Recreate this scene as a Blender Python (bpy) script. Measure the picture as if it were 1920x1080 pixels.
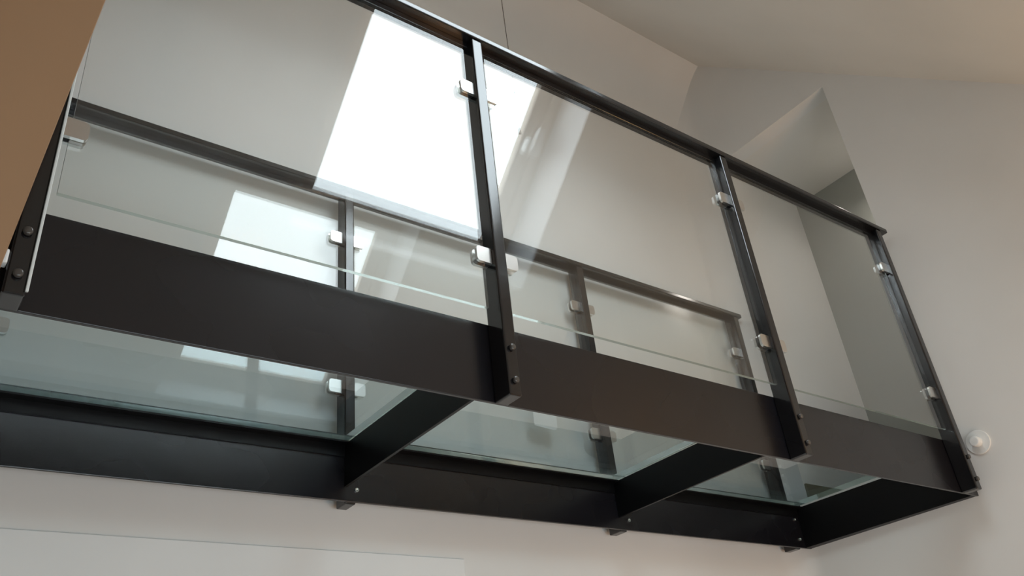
import bpy, bmesh, math
from mathutils import Vector, Matrix

for o in list(bpy.data.objects):
    bpy.data.objects.remove(o, do_unlink=True)
sc = bpy.context.scene
C = sc.collection

# ------------------------------------------------------------------ camera
cam_d = bpy.data.cameras.new('camera')
cam_d.sensor_width = 36.0
cam_d.lens = 36.0 * 1581.97 / 1920.0
cam_d.clip_start = 0.02
cam = bpy.data.objects.new('camera', cam_d)
cam.location = (-1.150057, -1.474107, -0.789543)
cam.rotation_euler = (2.109514, 0.100624, -0.627080)
C.objects.link(cam)
sc.camera = cam

# ------------------------------------------------------------------ world, light, exposure
SKY, GROUND = 8.6, 5.6
w = bpy.data.worlds.new('overcast_sky')
sc.world = w
w.use_nodes = True
wn = w.node_tree.nodes
wn.clear()
wo = wn.new('ShaderNodeOutputWorld')
wb = wn.new('ShaderNodeBackground')
# overcast sky above the horizon, dull ground below it
wt = wn.new('ShaderNodeTexCoord')
wx = wn.new('ShaderNodeSeparateXYZ')
wr = wn.new('ShaderNodeMapRange')
wr.inputs['From Min'].default_value = -0.02
wr.inputs['From Max'].default_value = 0.02
wr.inputs['To Min'].default_value = GROUND
wr.inputs['To Max'].default_value = SKY
wl = w.node_tree.links
wl.new(wt.outputs['Generated'], wx.inputs[0])
wl.new(wx.outputs['Z'], wr.inputs['Value'])
wl.new(wr.outputs[0], wb.inputs['Strength'])
wb.inputs['Color'].default_value = (0.84, 0.94, 1.0, 1)
wl.new(wb.outputs[0], wo.inputs[0])

sc.view_settings.view_transform = 'Standard'
sc.view_settings.look = 'None'
sc.view_settings.gamma = 1.0
sc.view_settings.use_curve_mapping = False
sc.view_settings.exposure = 0.02
sc.cycles.transparent_max_bounces = 24
sc.cycles.max_bounces = 14
sc.cycles.diffuse_bounces = 6
sc.cycles.glossy_bounces = 8
sc.cycles.transmission_bounces = 10

def area(name, loc, aim, sx, sy, energy, col, portal=False):
    l = bpy.data.lights.new(name, 'AREA')
    l.shape = 'RECTANGLE'
    l.size, l.size_y = sx, sy
    l.energy = energy
    l.color = col
    o = bpy.data.objects.new(name, l)
    o.location = loc
    o.rotation_euler = (Vector(aim) - Vector(loc)).to_track_quat('-Z', 'Y').to_euler()
    C.objects.link(o)
    if portal:
        l.cycles.is_portal = True
    return o

# the room's roof slope on the camera's side: z = RZ + RS * y, ridge at y = RY
RS, RZ, RY = 0.963, 2.24, 0.645
ang = math.atan(RS)
SU = Vector((0, math.cos(ang), math.sin(ang)))       # up the slope
SN = Vector((0, math.sin(ang), -math.cos(ang)))      # into the room
def on_slope(x, y, out=0.0):
    return Vector((x, y, RZ + RS * y)) - SN * out
WX0, WX1, WY0, WY1, WD = -0.13, 0.98, -1.124, -0.235, 0.24
GX0, GX1, GZ0, GZ1 = -1.3, 1.3, -2.2, -0.75            # glazed door of the lower room, behind the camera
# daylight through the roof windows (portals for the sky)
pc = on_slope((WX0 + WX1) / 2, (WY0 + WY1) / 2, 0.20)
p = area('roof_window_daylight', pc, pc + SN, 1, 1, 1, (1, 1, 1), True)
p.matrix_world = Matrix((Vector((1, 0, 0)), SU, -SN)).transposed().to_4x4()
p.matrix_world.translation = pc
p.data.size = WX1 - WX0
p.data.size_y = (WY1 - WY0) / math.cos(ang)
gc = Vector(((GX0 + GX1) / 2, -2.66, (GZ0 + GZ1) / 2))
area('lower_window_daylight', gc, gc + Vector((0, 1, 0)), GX1 - GX0, GZ1 - GZ0, 1, (1, 1, 1), True)
# warm lamps out of view, below and at the right
area('warm_lamp_below', (1.5, -2.0, -2.2), (2.3, 0.2, 0.6), 0.5, 0.5, 18, (1.0, 0.50, 0.20))
area('corridor_fill', (2.80, .06, 1.90), (2.74, .30, 0.3), .14, .14, 1.8, (1.0, .93, .85))  # unseen fill, added to brighten the corridor's side wall
area('warm_lamp_right', (2.0, -1.5, 0.05), (2.15, -0.9, 1.4), 0.45, 0.45, 3.4, (1.0, 0.60, 0.20))

# ------------------------------------------------------------------ materials
def mat(name):
    m = bpy.data.materials.new(name)
    m.use_nodes = True
    nt = m.node_tree
    return m, nt, nt.nodes['Principled BSDF'], nt.nodes['Material Output']

def paint(name, col, rough=0.85, bump=0.02, vary=0.035):
    m, nt, b, out = mat(name)
    tc = nt.nodes.new('ShaderNodeTexCoord')
    n = nt.nodes.new('ShaderNodeTexNoise')
    n.inputs['Scale'].default_value = 1.6
    n.inputs['Detail'].default_value = 3
    nt.links.new(tc.outputs['Object'], n.inputs['Vector'])
    r = nt.nodes.new('ShaderNodeValToRGB')
    r.color_ramp.elements[0].position = 0.3
    r.color_ramp.elements[1].position = 0.7
    r.color_ramp.elements[0].color = tuple(c * (1 - vary) for c in col) + (1,)
    r.color_ramp.elements[1].color = tuple(min(1, c * (1 + vary)) for c in col) + (1,)
    nt.links.new(n.outputs['Fac'], r.inputs['Fac'])
    nt.links.new(r.outputs['Color'], b.inputs['Base Color'])
    b.inputs['Roughness'].default_value = rough
    b.inputs['Specular IOR Level'].default_value = 0.25
    n2 = nt.nodes.new('ShaderNodeTexNoise')
    n2.inputs['Scale'].default_value = 180
    nt.links.new(tc.outputs['Object'], n2.inputs['Vector'])
    bp = nt.nodes.new('ShaderNodeBump')
    bp.inputs['Strength'].default_value = bump
    bp.inputs['Distance'].default_value = 0.002
    nt.links.new(n2.outputs['Fac'], bp.inputs['Height'])
    nt.links.new(bp.outputs['Normal'], b.inputs['Normal'])
    return m

def steel(name, col, rough, spec=0.5, smudge=0.08, scale=3.0):
    m, nt, b, out = mat(name)
    b.inputs['Base Color'].default_value = col + (1,)
    b.inputs['Specular IOR Level'].default_value = spec
    tc = nt.nodes.new('ShaderNodeTexCoord')
    n = nt.nodes.new('ShaderNodeTexNoise')
    n.inputs['Scale'].default_value = scale
    n.inputs['Detail'].default_value = 1.5
    nt.links.new(tc.outputs['Object'], n.inputs['Vector'])
    mr = nt.nodes.new('ShaderNodeMapRange')
    mr.inputs['To Min'].default_value = rough - smudge
    mr.inputs['To Max'].default_value = rough + smudge
    nt.links.new(n.outputs['Fac'], mr.inputs['Value'])
    nt.links.new(mr.outputs['Result'], b.inputs['Roughness'])
    return m

def plain(name, col, rough=0.5, metal=0.0):
    m, nt, b, out = mat(name)
    b.inputs['Base Color'].default_value = col + (1,)
    b.inputs['Roughness'].default_value = rough
    b.inputs['Metallic'].default_value = metal
    return m

def glass(name, tint):
    """flat pane: every face lets light straight through and mirrors by Fresnel"""
    m, nt, b, out = mat(name)
    nt.nodes.remove(b)
    tr = nt.nodes.new('ShaderNodeBsdfTransparent')
    tr.inputs['Color'].default_value = tint + (1,)
    gl = nt.nodes.new('ShaderNodeBsdfGlossy')
    gl.inputs['Roughness'].default_value = 0.0
    gl.inputs['Color'].default_value = (1, 1, 1, 1)
    geo = nt.nodes.new('ShaderNodeNewGeometry')
    mr = nt.nodes.new('ShaderNodeMapRange')
    mr.inputs['To Min'].default_value = 1.52
    mr.inputs['To Max'].default_value = 1 / 1.52
    nt.links.new(geo.outputs['Backfacing'], mr.inputs['Value'])
    fr = nt.nodes.new('ShaderNodeFresnel')
    nt.links.new(mr.outputs['Result'], fr.inputs['IOR'])
    mx = nt.nodes.new('ShaderNodeMixShader')
    nt.links.new(fr.outputs[0], mx.inputs[0])
    nt.links.new(tr.outputs[0], mx.inputs[1])
    nt.links.new(gl.outputs[0], mx.inputs[2])
    nt.links.new(mx.outputs[0], out.inputs['Surface'])
    return m

def glass_edge(name, col):
    m, nt, b, out = mat(name)
    b.inputs['Base Color'].default_value = col + (1,)
    b.inputs['Roughness'].default_value = 0.05
    b.inputs['Transmission Weight'].default_value = 0.8
    b.inputs['IOR'].default_value = 1.5
    return m

M = {
    'wall': paint('white_wall_paint', (0.735, 0.725, 0.705)),
    'ceil': paint('white_ceiling_paint', (0.735, 0.715, 0.675)),
    'tan': paint('warm_lit_plaster', (0.36, 0.22, 0.125)),
    'reveal': paint('white_reveal_paint', (0.90, 0.90, 0.91), 0.7),
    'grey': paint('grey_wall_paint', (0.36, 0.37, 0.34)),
    'pale': paint('lit_band_paint', (0.775, 0.775, 0.765)),
    'floor': paint('floor_boards', (0.19, 0.17, 0.15), 0.5),
    'skirting': paint('olive_skirting', (0.16, 0.14, 0.09), 0.5),
    'steel': steel('black_lacquered_steel', (0.007, 0.0065, 0.0085), 0.27, 0.62, 0.06, 4.0),
    'steel_shaded': steel('shaded_black_steel', (0.004, 0.004, 0.0045), 0.38, 0.22, 0.05, 4.0),  # same black steel, shade under the floor put into a darker tone
    'rail': steel('black_satin_steel', (0.007, 0.007, 0.008), 0.15, 0.85, 0.04, 12.0),
    'bolt': steel('dark_bolt_steel', (0.06, 0.055, 0.05), 0.25, 0.7, 0.05, 30.0),
    'nut': plain('bright_nut_steel', (0.65, 0.68, 0.66), 0.3, 1.0),
    'chrome': plain('brushed_clamp_steel', (0.80, 0.79, 0.77), 0.28, 1.0),
    'gasket': plain('black_rubber', (0.02, 0.02, 0.02), 0.6),
    'glass': glass('clear_glass', (0.985, 0.992, 0.988)),
    'gedge': glass_edge('glass_edge', (0.62, 0.78, 0.73)),
    'fglass': glass('green_floor_glass', (0.875, 0.935, 0.95)),
    'fedge': glass_edge('floor_glass_edge', (0.55, 0.75, 0.70)),
    'wood': paint('window_frame_timber', (0.62, 0.53, 0.45), 0.5),
    'white': plain('white_plastic', (0.82, 0.83, 0.82), 0.35),
    'strip': plain('pale_edge_strip', (0.70, 0.76, 0.76), 0.3),
    'cord': plain('dark_cord', (0.10, 0.08, 0.06), 0.8),
}

# ------------------------------------------------------------------ mesh helpers
def bm_box(bm, lo, hi, mi=0):
    x0, y0, z0 = lo
    x1, y1, z1 = hi
    v = [bm.verts.new(c) for c in ((x0, y0, z0), (x1, y0, z0), (x1, y1, z0), (x0, y1, z0),
                                   (x0, y0, z1), (x1, y0, z1), (x1, y1, z1), (x0, y1, z1))]
    fs = []
    for f in ((0, 3, 2, 1), (4, 5, 6, 7), (0, 1, 5, 4), (1, 2, 6, 5), (2, 3, 7, 6), (3, 0, 4, 7)):
        fc = bm.faces.new([v[i] for i in f])
        fc.material_index = mi
        fs.append(fc)
    return v, fs

def box_bm(lo, hi, bev=0.0, seg=2):
    bm = bmesh.new()
    bm_box(bm, lo, hi)
    if bev:
        bmesh.ops.bevel(bm, geom=bm.edges[:], offset=bev, segments=seg, profile=0.5, affect='EDGES')
    return bm

def prism_bm(poly, axis, a, b):
    """extrude polygon (2D list) along an axis from a to b"""
    bm = bmesh.new()
    def mk(p, t):
        c = list(p)
        c.insert(axis, t)
        return bm.verts.new(c)
    A = [mk(p, a) for p in poly]
    B = [mk(p, b) for p in poly]
    n = len(poly)
    bm.faces.new(A)
    bm.faces.new(B[::-1])
    for i in range(n):
        bm.faces.new((A[i], B[i], B[(i + 1) % n], A[(i + 1) % n]))
    bmesh.ops.recalc_face_normals(bm, faces=bm.faces[:])
    return bm

def cyl_bm(r, h, n=16, bev=0.0, mat4=None):
    bm = bmesh.new()
    bmesh.ops.create_cone(bm, cap_ends=True, segments=n, radius1=r, radius2=r, depth=h)
    if bev:
        es = [e for e in bm.edges if abs(e.verts[0].co.z - e.verts[1].co.z) < 1e-6]
        bmesh.ops.bevel(bm, geom=es, offset=bev, segments=2, profile=0.5, affect='EDGES')
    if mat4:
        bmesh.ops.transform(bm, matrix=mat4, verts=bm.verts[:])
    return bm

def mesh(name, bm, mats, smooth=False):
    me = bpy.data.meshes.new(name)
    bm.normal_update()
    bm.to_mesh(me)
    bm.free()
    for m in (mats if isinstance(mats, (list, tuple)) else [mats]):
        me.materials.append(M[m])
    if smooth:
        for p_ in me.polygons:
            p_.use_smooth = True
    return me

def link(name, me, parent=None, loc=(0, 0, 0)):
    o = bpy.data.objects.new(name, me)
    C.objects.link(o)
    o.location = loc
    if parent is not None:
        o.parent = parent
    return o

def obj(name, bm, mats, parent=None, loc=(0, 0, 0), smooth=False):
    return link(name, mesh(name, bm, mats, smooth), parent, loc)

def thing(name, label, cat, loc=(0, 0, 0), group=None):
    o = bpy.data.objects.new(name, None)
    o.empty_display_size = 0.1
    C.objects.link(o)
    o.location = loc
    o['label'] = label
    o['category'] = cat
    if group:
        o['group'] = group
    return o

def struct(name, bm, m, label=None, parent=None):
    o = obj(name, bm, m, parent)
    if parent is None:
        o['kind'] = 'structure'
        if label:
            o['label'] = label
            o['category'] = name.split('_')[0]
    return o

# ------------------------------------------------------------------ room shell
XL, XR, YF, YB, ZF = -3.2, 2.24, -2.60, 0.88, -2.50
FS = 0.65                                             # slope of the far side of the roof
zr = RZ + RS * RY
zb = zr - FS * (YB - RY)
zf = RZ + RS * YF
XE = 3.00                                             # end of the upper corridor
CY0, CY1, CZ0, CZ1 = -0.012, 0.735, 0.20, 2.13

struct('floor', box_bm((XL - .2, YF - .2, ZF - .2), (XR + .2, YB + .2, ZF)), 'floor',
       'brown floor of the room below the glass walkway')

# roof: the camera-side slope has a hole for the roof window
bm = bmesh.new()
gx = [XL - .2, WX0, WX1, XR + .2]
gy_ = [YF - .2, WY0, WY1, RY]
lay = [[[bm.verts.new(on_slope(x, y, out)) for x in gx] for y in gy_] for out in (0.0, WD + 0.10)]
holes = {(1, 1)}
for l in (0, 1):
    for r_ in range(3):
        for c_ in range(3):
            if (c_, r_) not in holes:
                q4 = (lay[l][r_][c_], lay[l][r_][c_ + 1], lay[l][r_ + 1][c_ + 1], lay[l][r_ + 1][c_])
                bm.faces.new(q4 if l else q4[::-1])
def side(r0, c0, r1, c1, mi=0):
    bm.faces.new((lay[0][r0][c0], lay[0][r1][c1], lay[1][r1][c1], lay[1][r0][c0])).material_index = mi
for c_, r_ in holes:
    for a, b in (((r_, c_), (r_, c_ + 1)), ((r_, c_ + 1), (r_ + 1, c_ + 1)), ((r_ + 1, c_ + 1), (r_ + 1, c_)), ((r_ + 1, c_), (r_, c_))):
        side(*a, *b, 1)
for c_ in range(3):
    side(0, c_, 0, c_ + 1)
    side(3, c_, 3, c_ + 1)
for r_ in range(3):
    side(r_, 0, r_ + 1, 0)
    side(r_, 3, r_ + 1, 3)
bmesh.ops.recalc_face_normals(bm, faces=bm.faces[:])
struct('ceiling', bm, ['ceil', 'reveal'], 'sloping white ceiling that holds the roof window')
# far slope
# it curves over into the back wall without an arris
cv = []
for k in range(17):
    t = k / 16
    y = (1 - t) ** 2 * RY + 2 * t * (1 - t) * YB + t * t * YB
    z = (1 - t) ** 2 * zr + 2 * t * (1 - t) * zb + t * t * (zb - .40)
    cv.append((y, z))
bm = prism_bm(cv + [(YB + .2, zb - .40), (YB + .2, zr + .6), (RY, zr + .6)], 0, XL - .2, XR + .2)
bmesh.ops.split_edges(bm, edges=[e for e in bm.edges if len(e.link_faces) == 2 and e.calc_face_angle() > .6])
co = struct('ceiling_2', bm, 'wall', 'curved plaster between the ridge and the wall behind the far railing')
for p_ in co.data.polygons:
    p_.use_smooth = abs(p_.normal.x) < .5 and p_.normal.y < .2
# rounded plaster in the corner of back wall and right gable
q_ = .125
arc = [(XR - q_ + q_ * math.sin(t * math.pi / 32), YB - q_ + q_ * math.cos(t * math.pi / 32)) for t in range(17)]
bm = prism_bm(arc + [(XR + .001, YB + .001)], 2, ZF, zr)
bmesh.ops.split_edges(bm, edges=[e for e in bm.edges if len(e.link_faces) == 2 and e.calc_face_angle() > .6])
co = struct('trim_1', bm, 'wall', 'rounded plaster corner between back wall and gable')
for p_ in co.data.polygons:
    p_.use_smooth = abs(p_.normal.z) < .5
struct('wall_back', box_bm((XL - .2, YB, ZF), (XR + .2, YB + .2, zb - .40)), 'wall', 'plain white wall behind the far railing')
bm = bmesh.new()
wx_, wz_ = [XL - .2, GX0, GX1, XR + .2], [ZF, GZ0, GZ1, zf + .1]
lay = [[[bm.verts.new((x, y, z)) for x in wx_] for z in wz_] for y in (YF, YF - .2)]
for l in (0, 1):
    for r_ in range(3):
        for c_ in range(3):
            if (c_, r_) != (1, 1):
                bm.faces.new((lay[l][r_][c_], lay[l][r_][c_ + 1], lay[l][r_ + 1][c_ + 1], lay[l][r_ + 1][c_]))
for a, b in (((1, 1), (1, 2)), ((1, 2), (2, 2)), ((2, 2), (2, 1)), ((2, 1), (1, 1)), ((0, 0), (0, 1)), ((0, 1), (0, 2)), ((0, 2), (0, 3)),
             ((3, 0), (3, 1)), ((3, 1), (3, 2)), ((3, 2), (3, 3)), ((0, 0), (1, 0)), ((1, 0), (2, 0)), ((2, 0), (3, 0)), ((0, 3), (1, 3)), ((1, 3), (2, 3)), ((2, 3), (3, 3))):
    bm.faces.new((lay[0][a[0]][a[1]], lay[0][b[0]][b[1]], lay[1][b[0]][b[1]], lay[1][a[0]][a[1]]))
bmesh.ops.recalc_face_normals(bm, faces=bm.faces[:])
struct('wall_front', bm, 'wall', 'low white wall behind the camera')

# right gable with the opening of the corridor
def gable(x0, x1, name, label, hole=None):
    bm = bmesh.new()
    Y0, Y1 = YF - .2, YB + .2
    top = lambda y: (RZ + RS * y if y < RY else zr - FS * (y - RY)) + .05
    ys = [Y0, RY, Y1] + ([hole[0], hole[1]] if hole else [])
    ys = sorted(set(ys))
    for ya, yb in zip(ys[:-1], ys[1:]):
        pieces = [(ZF, None)]
        if hole and ya >= hole[0] - 1e-6 and yb <= hole[1] + 1e-6:
            pieces = [(ZF, hole[2]), (hole[3], None)]
        for za, zb_ in pieces:
            t0, t1 = (top(ya), top(yb)) if zb_ is None else (zb_, zb_)
            pts = [(ya, za), (yb, za), (yb, t1), (ya, t0)]
            A = [bm.verts.new((x0, y, z)) for y, z in pts]
            B = [bm.verts.new((x1, y, z)) for y, z in pts]
            bm.faces.new(A[::-1])
            bm.faces.new(B)
            for k in range(4):
                bm.faces.new((A[k], A[(k + 1) % 4], B[(k + 1) % 4], B[k]))
    bmesh.ops.remove_doubles(bm, verts=bm.verts[:], dist=1e-5)
    # drop the inner faces shared by neighbouring pieces
    seen = {}
    for f in bm.faces:
        seen.setdefault(tuple(sorted(v.index for v in f.verts)), []).append(f)
    bm.verts.index_update()
    seen = {}
    for f in bm.faces[:]:
        seen.setdefault(tuple(sorted(v.index for v in f.verts)), []).append(f)
    dead = [f for fs in seen.values() if len(fs) > 1 for f in fs]
    bmesh.ops.delete(bm, geom=dead, context='FACES_ONLY')
    bmesh.ops.recalc_face_normals(bm, faces=bm.faces[:])
    struct(name, bm, 'wall', label)
gable(XR, XR + .10, 'wall_right', 'white gable wall with the opening at the right end of the walkway', (CY0, CY1, CZ0, CZ1))
gable(XL - .1, XL, 'wall_left', 'white gable wall outside the left of the view')

# corridor beyond the opening
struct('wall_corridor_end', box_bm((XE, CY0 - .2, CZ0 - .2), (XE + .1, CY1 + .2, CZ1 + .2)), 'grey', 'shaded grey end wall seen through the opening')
struct('wall_corridor_back', box_bm((XR + .1, CY1, CZ0 - .2), (XE, CY1 + .1, CZ1 + .1)), 'wall', 'pale side wall inside the opening')
struct('wall_corridor_front', box_bm((XR + .1, CY0 - .1, CZ0 - .2), (XE, CY0, CZ1 + .1)), 'wall', 'hidden near side wall inside the opening')
struct('ceiling_corridor', box_bm((XR + .1, CY0, CZ1), (XE, CY1, CZ1 + .1)), 'ceil', 'flat grey ceiling inside the opening')
struct('floor_corridor', box_bm((XR + .1, CY0, CZ0 - .2), (XE, CY1, CZ0)), 'floor', 'corridor floor beyond the walkway')
struct('baseboard_corridor', box_bm((XR + .004, CY1 - .012, CZ0), (XE, CY1, CZ0 + .083), .002, 1), 'skirting', 'dark olive skirting at the end of the walkway')

# thin panel added on the back wall; paler, to sharpen the lit band's edge
struct('trim_2', box_bm((XL, YB - .008, ZF), (.440, YB, -.120), .002, 1), 'pale', 'added pale panel sharpening the lit band low on the wall below the walkway')

# bulkhead at the left, warm light on white plaster put into its tan
LE = lambda z: -1.082 + z * 0.0993
poly = [(-2.4, -.45), (LE(-.45), -.45), (LE(1.95), 1.95), (-2.4, 1.95)]
struct('wall_bulkhead', prism_bm(poly, 1, -.26, -.11), 'tan', 'plastered bulkhead at the left edge of the view, warm light painted brown')

# ------------------------------------------------------------------ roof window
L = (WY1 - WY0) / math.cos(ang)
Wd = WX1 - WX0
def frame_bm(x0, y0, x1, y1, t, z0, z1, tb=None):
    tb = tb or t
    bm = bmesh.new()
    bm_box(bm, (x0, y0, z0), (x0 + t, y1, z1))
    bm_box(bm, (x1 - t, y0, z0), (x1, y1, z1))
    bm_box(bm, (x0 + t, y0, z0), (x1 - t, y0 + tb, z1))
    bm_box(bm, (x0 + t, y1 - tb, z0), (x1 - t, y1, z1))
    return bm
def roof_window(name, x0, label):
    win = bpy.data.objects.new(name, None)
    C.objects.link(win)
    win['kind'] = 'structure'
    win['label'] = label
    win['category'] = 'window'
    wm = Matrix((Vector((1, 0, 0)), SU, -SN)).transposed().to_4x4()   # local z points outward
    wm.translation = on_slope(x0, WY0, 0)
    win.matrix_world = wm
    obj('frame', frame_bm(0, 0, Wd, L, .060, WD, WD + .10, .050), 'wood', win)
    obj('sash', frame_bm(.062, .052, Wd - .062, L - .052, .066, WD + .015, WD + .06, .078), 'wood', win)
    obj('pane', box_bm((.124, .126, WD + .030), (Wd - .124, L - .126, WD + .038)), 'glass', win)
    h = obj('handle', box_bm((Wd - .12, L * .47, WD - .045), (Wd - .04, L * .47 + .075, WD + .013), .012), 'white', win)
    obj('handle_lever', box_bm((Wd - .105, L * .47 + .02, WD - .075), (Wd - .07, L * .47 + .13, WD - .045), .008), 'white', h)
roof_window('window_1', WX0, 'bright roof window with timber frame, mirrored in the glass')
# wide low window of the lower room
w2 = bpy.data.objects.new('window_2', None)
C.objects.link(w2)
w2.location = (GX0, YF - .2, GZ0)
w2['kind'] = 'structure'
w2['label'] = 'wide low window of the lower room, behind the viewer'
w2['category'] = 'window'
gw, gh = GX1 - GX0, GZ1 - GZ0
bm = bmesh.new()
for lo, hi in (((0, .05, 0), (.06, .12, gh)), ((gw - .06, .05, 0), (gw, .12, gh)), ((.06, .05, 0), (gw - .06, .12, .06)),
               ((.06, .05, gh - .06), (gw - .06, .12, gh)), ((gw / 2 - .03, .05, .06), (gw / 2 + .03, .12, gh - .06))):
    bm_box(bm, lo, hi)
obj('frame', bm, 'wood', w2)
for a in (.06, gw / 2 + .03):
    obj('pane', box_bm((a, .08, .06), (a + gw / 2 - .09, .09, gh - .06)), 'glass', w2)

# ------------------------------------------------------------------ walkway
W = 0.789
SH = 0.21
bridge = thing('glass_walkway', 'black steel walkway with a green glass floor spanning between the walls', 'walkway', (0.55, W / 2, 0))
def bp(lo, hi):
    q = bridge.location
    return tuple(a - b for a, b in zip(lo, q)), tuple(a - b for a, b in zip(hi, q))
near_s = obj('stringer', box_bm(*bp((-1.9, 0, 0), (2.236, .010, SH)), .0015), 'steel', bridge)
far_s = obj('stringer', box_bm(*bp((-1.9, W - .010, 0), (2.236, W, SH)), .0015), 'steel', bridge)
ZG0, ZG1 = .182, .204
cbs = [(-.038, -.028), (1.078, 1.088)]
for a, b in cbs:
    obj('cross_beam', box_bm(*bp((a, .010, .043), (b, W - .010, ZG0 - .006)), .0008), 'steel_shaded', bridge)
bm = prism_bm([(2.208, .010), (2.238, .010), (2.238, W - .010), (2.193, W - .010)], 2, .002, ZG0 - .006)
bmesh.ops.translate(bm, verts=bm.verts[:], vec=-bridge.location)
obj('end_beam', bm, 'steel_shaded', bridge)
# bearing angles under the panes
for y0, y1, yv in ((.010, .045, .010), (W - .045, W - .010, W - .015)):
    bm = bmesh.new()
    lo, hi = bp((-1.9, y0, ZG0 - .011), (2.20, y1, ZG0 - .006))
    bm_box(bm, lo, hi)
    lo, hi = bp((-1.9, yv, ZG0 - .046), (2.20, yv + .005, ZG0 - .006))
    bm_box(bm, lo, hi)
    obj('bearing_angle', bm, 'steel_shaded', bridge)
def pane_bm(lo, hi, keep=('bottom',)):
    bm = bmesh.new()
    bm_box(bm, lo, hi)
    d = [h_ - l_ for l_, h_ in zip(lo, hi)]
    ax = d.index(min(d))
    bm.normal_update()
    for f in bm.faces:
        n = f.normal
        if abs(n[ax]) > .5:
            continue
        if keep is None or ('bottom' in keep and n.z < -.5):
            f.material_index = 1
        elif 'left' in keep and n.x < -.5:
            f.material_index = 2
    return bm
for a, b in ((-1.9, -.036), (-.030, 1.080), (1.086, 2.190)):
    obj('floor_pane', pane_bm(*bp((a, .014, ZG0), (b, W - .014, ZG1)), None), ['fglass', 'fedge'], bridge)
# nut ends of the railing bolts on the inner face of the far stringer
ny = Matrix.Rotation(math.pi / 2, 4, 'X')
def ring_bm(r, r2, t):
    bm = bmesh.new()
    n = 12
    vs = []
    for rr, y in ((r, 0), (r, -t), (r2, -t), (r2, -t * .3)):
        vs.append([bm.verts.new((rr * math.cos(2 * math.pi * k / n), y, rr * math.sin(2 * math.pi * k / n))) for k in range(n)])
    for a, b in zip(vs[:-1], vs[1:]):
        for k in range(n):
            bm.faces.new((a[k], a[(k + 1) % n], b[(k + 1) % n], b[k]))
    bm.faces.new(vs[-1])
    bmesh.ops.recalc_face_normals(bm, faces=bm.faces[:])
    return bm
nut_me = mesh('nut', ring_bm(.0065, .0042, .006), 'nut')
for x in (-1.03, .002, 1.127, 2.162):
    for z in (.036, .124):
        link('nut', nut_me, far_s, Vector((x, W - .010, z)) - bridge.location)

# ------------------------------------------------------------------ railings
RT, RB = 1.188, 1.168
PX = .036
def clamp_bm(side, y0):
    """two rounded plates and a gasket gripping a pane; side = +1 points to +x, post side at x = 0"""
    bm = bmesh.new()
    def plate(ya, yb, mi, wx, hz, r):
        pts = [(0, -hz), (wx - r, -hz)]
        for k in range(1, 5):
            t = -math.pi / 2 + k * math.pi / 8
            pts.append((wx - r + r * math.cos(t), -hz + r + r * math.sin(t)))
        pts.append((wx, hz - r))
        for k in range(1, 5):
            t = k * math.pi / 8
            pts.append((wx - r + r * math.cos(t), hz - r + r * math.sin(t)))
        pts.append((0, hz))
        A = [bm.verts.new((side * x, ya, z)) for x, z in pts]
        B = [bm.verts.new((side * x, yb, z)) for x, z in pts]
        n = len(pts)
        fs = [bm.faces.new(A), bm.faces.new(B[::-1])]
        for k in range(n):
            fs.append(bm.faces.new((A[k], B[k], B[(k + 1) % n], A[(k + 1) % n])))
        for f in fs:
            f.material_index = mi
    plate(y0 - .015, y0 - .0062, 0, .046, .0225, .010)
    plate(y0 + .0062, y0 + .015, 0, .046, .0225, .010)
    plate(y0 - .0060, y0 + .0060, 1, .018, .021, .003)
    bmesh.ops.recalc_face_normals(bm, faces=bm.faces[:])
    return bm

def railing(name, label, y_in, sgn, post_x, glass_bot, edges, rail_x, clamp_sides):
    """y_in: stringer face the posts are bolted to; sgn: direction away from the walkway"""
    t = thing(name, label, 'railing', (.55, y_in, 0))
    o = t.location
    ya, yb = sorted((y_in, y_in + sgn * .062))
    gy = y_in + sgn * .033
    me_post = mesh('post', box_bm((0, ya - y_in, -.004), (PX, yb - y_in, RB), .0045, 3), 'rail')
    me_bolt = mesh('bolt', cyl_bm(.0085, .010, 12, .003, Matrix.Translation((0, sgn * .005, 0)) @ ny), 'bolt', True)
    me_cl = {s: mesh('glass_clamp', clamp_bm(s, sgn * .033), ['chrome', 'gasket']) for s in (-1, 1)}
    for i, x in enumerate(post_x):
        p_ = link('post', me_post, t, Vector((x, y_in, 0)) - o)
        for z in (.034, .12):
            link('bolt', me_bolt, p_, (PX / 2, sgn * .062, z))
        for s in clamp_sides[i]:
            for z in (.385, .968):
                link('glass_clamp', me_cl[s], p_, (PX + .0005 if s > 0 else -.0005, 0, z))
    # handrail: flat bar with a hanging web over the panes
    hr = box_bm((rail_x[0], ya - .006, RB), (rail_x[1], yb + .006, RT), .003, 2)
    bmesh.ops.translate(hr, verts=hr.verts[:], vec=-o)
    obj('handrail', hr, 'rail', t)
    segs = list(zip(post_x[:-1], post_x[1:]))
    for (a, b), (ga, gb) in zip(segs, edges):
        wbm = box_bm((a + PX + .0005, gy - .004, RB - .021), (b - .0005, gy + .004, RB - .0003), .0008, 1)
        bmesh.ops.translate(wbm, verts=wbm.verts[:], vec=-o)
        obj('rail_web', wbm, 'rail', t)
        g = pane_bm((ga, gy - .005, glass_bot), (gb, gy + .005, RB - .022), ('bottom', 'left') if ga < -1 else ('bottom',))
        bmesh.ops.translate(g, verts=g.verts[:], vec=-o)
        obj('glass_panel', g, ['glass', 'gedge', 'strip'], t)
    return t

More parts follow.
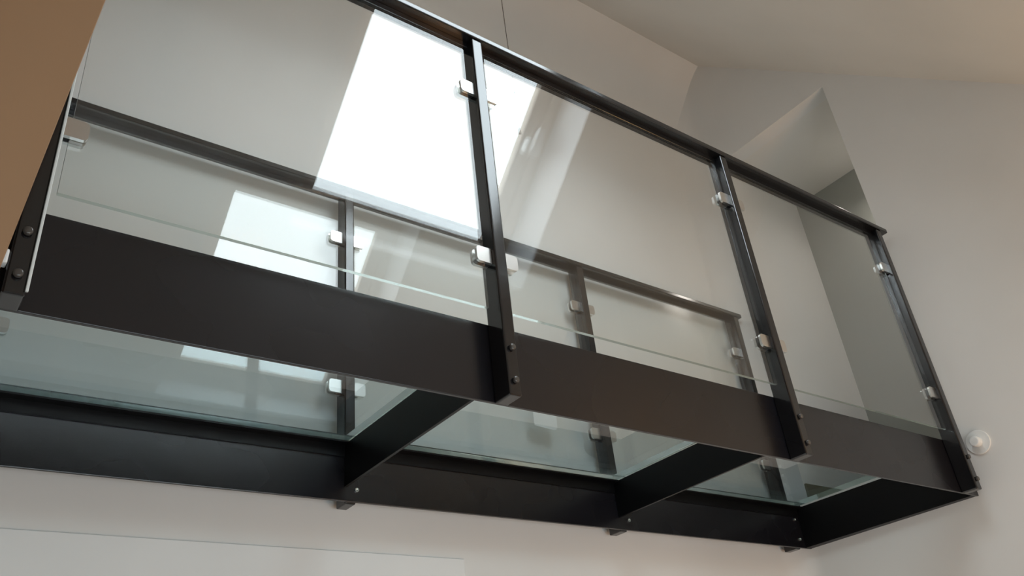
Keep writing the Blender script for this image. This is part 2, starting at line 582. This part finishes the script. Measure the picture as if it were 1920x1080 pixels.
npx = [-1.070, -.034, 1.080, 2.105]
near = railing('near_railing', 'nearer black steel and glass railing, the one in front', -.0005, -1, npx, .235,
               [(-1.018, -.052), (.022, 1.067), (1.132, 2.091)], (-1.09, 2.188), [(1,), (-1, 1), (-1, 1), (-1,)])
fpx = [-1.066, -.030, 1.087, 2.132]
strip = box_bm((-1.036, -.0665, .004), (-1.031, -.0615, 1.160), .001, 1)
bmesh.ops.translate(strip, verts=strip.verts[:], vec=-near.location)
obj('edge_strip', strip, 'strip', near)['label'] = 'pale strip along the front corner of the first post'
clip = box_bm((-1.090, -.066, .050), (-1.0705, -.045, .078), .003, 2)
bmesh.ops.translate(clip, verts=clip.verts[:], vec=-near.location)
obj('bracket', clip, 'white', near)
far = railing('far_railing', 'farther black steel and glass railing behind the walkway floor', W + .0005, 1, fpx, .214,
              [(-1.010, -.044), (.022, 1.071), (1.139, 2.116)], (-1.08, 2.192), [(1,), (-1, 1), (-1, 1), (-1,)])
# white label stuck low on the middle far pane, facing the walkway
lab = prism_bm([(.760, .376), (.850, .370), (.866, .374), (.872, .388), (.874, .455), (.760, .455)], 1, W + .0285 - .0012, W + .0285 - .0002)
bmesh.ops.translate(lab, verts=lab.verts[:], vec=-far.location)
obj('sticker', lab, 'white', far)

# ------------------------------------------------------------------ small things
det = thing('wall_sensor', 'round white wall sensor with a stub nose right of the walkway end', 'sensor', (XR, -.073, .190))
rx = Matrix.Rotation(-math.pi / 2, 4, 'Y')
obj('base_plate', cyl_bm(.047, .008, 40, .002, Matrix.Translation((-.004, 0, 0)) @ rx), 'white', det)
obj('nose', cyl_bm(.020, .030, 28, .005, Matrix.Translation((-.023, 0, 0)) @ rx), 'white', det)

cord = thing('hanging_cord', 'thin dark cord hanging straight down above the near handrail', 'cord', (.562, .45, 1.45))
ctop = RZ + RS * .45
obj('cord_line', cyl_bm(.0016, ctop - 1.46, 8, 0, Matrix.Translation((0, 0, (ctop - 1.46) / 2 + .01))), 'cord', cord)
obj('cord_weight', cyl_bm(.006, .03, 12, .002, Matrix.Translation((0, 0, .005))), 'cord', cord)
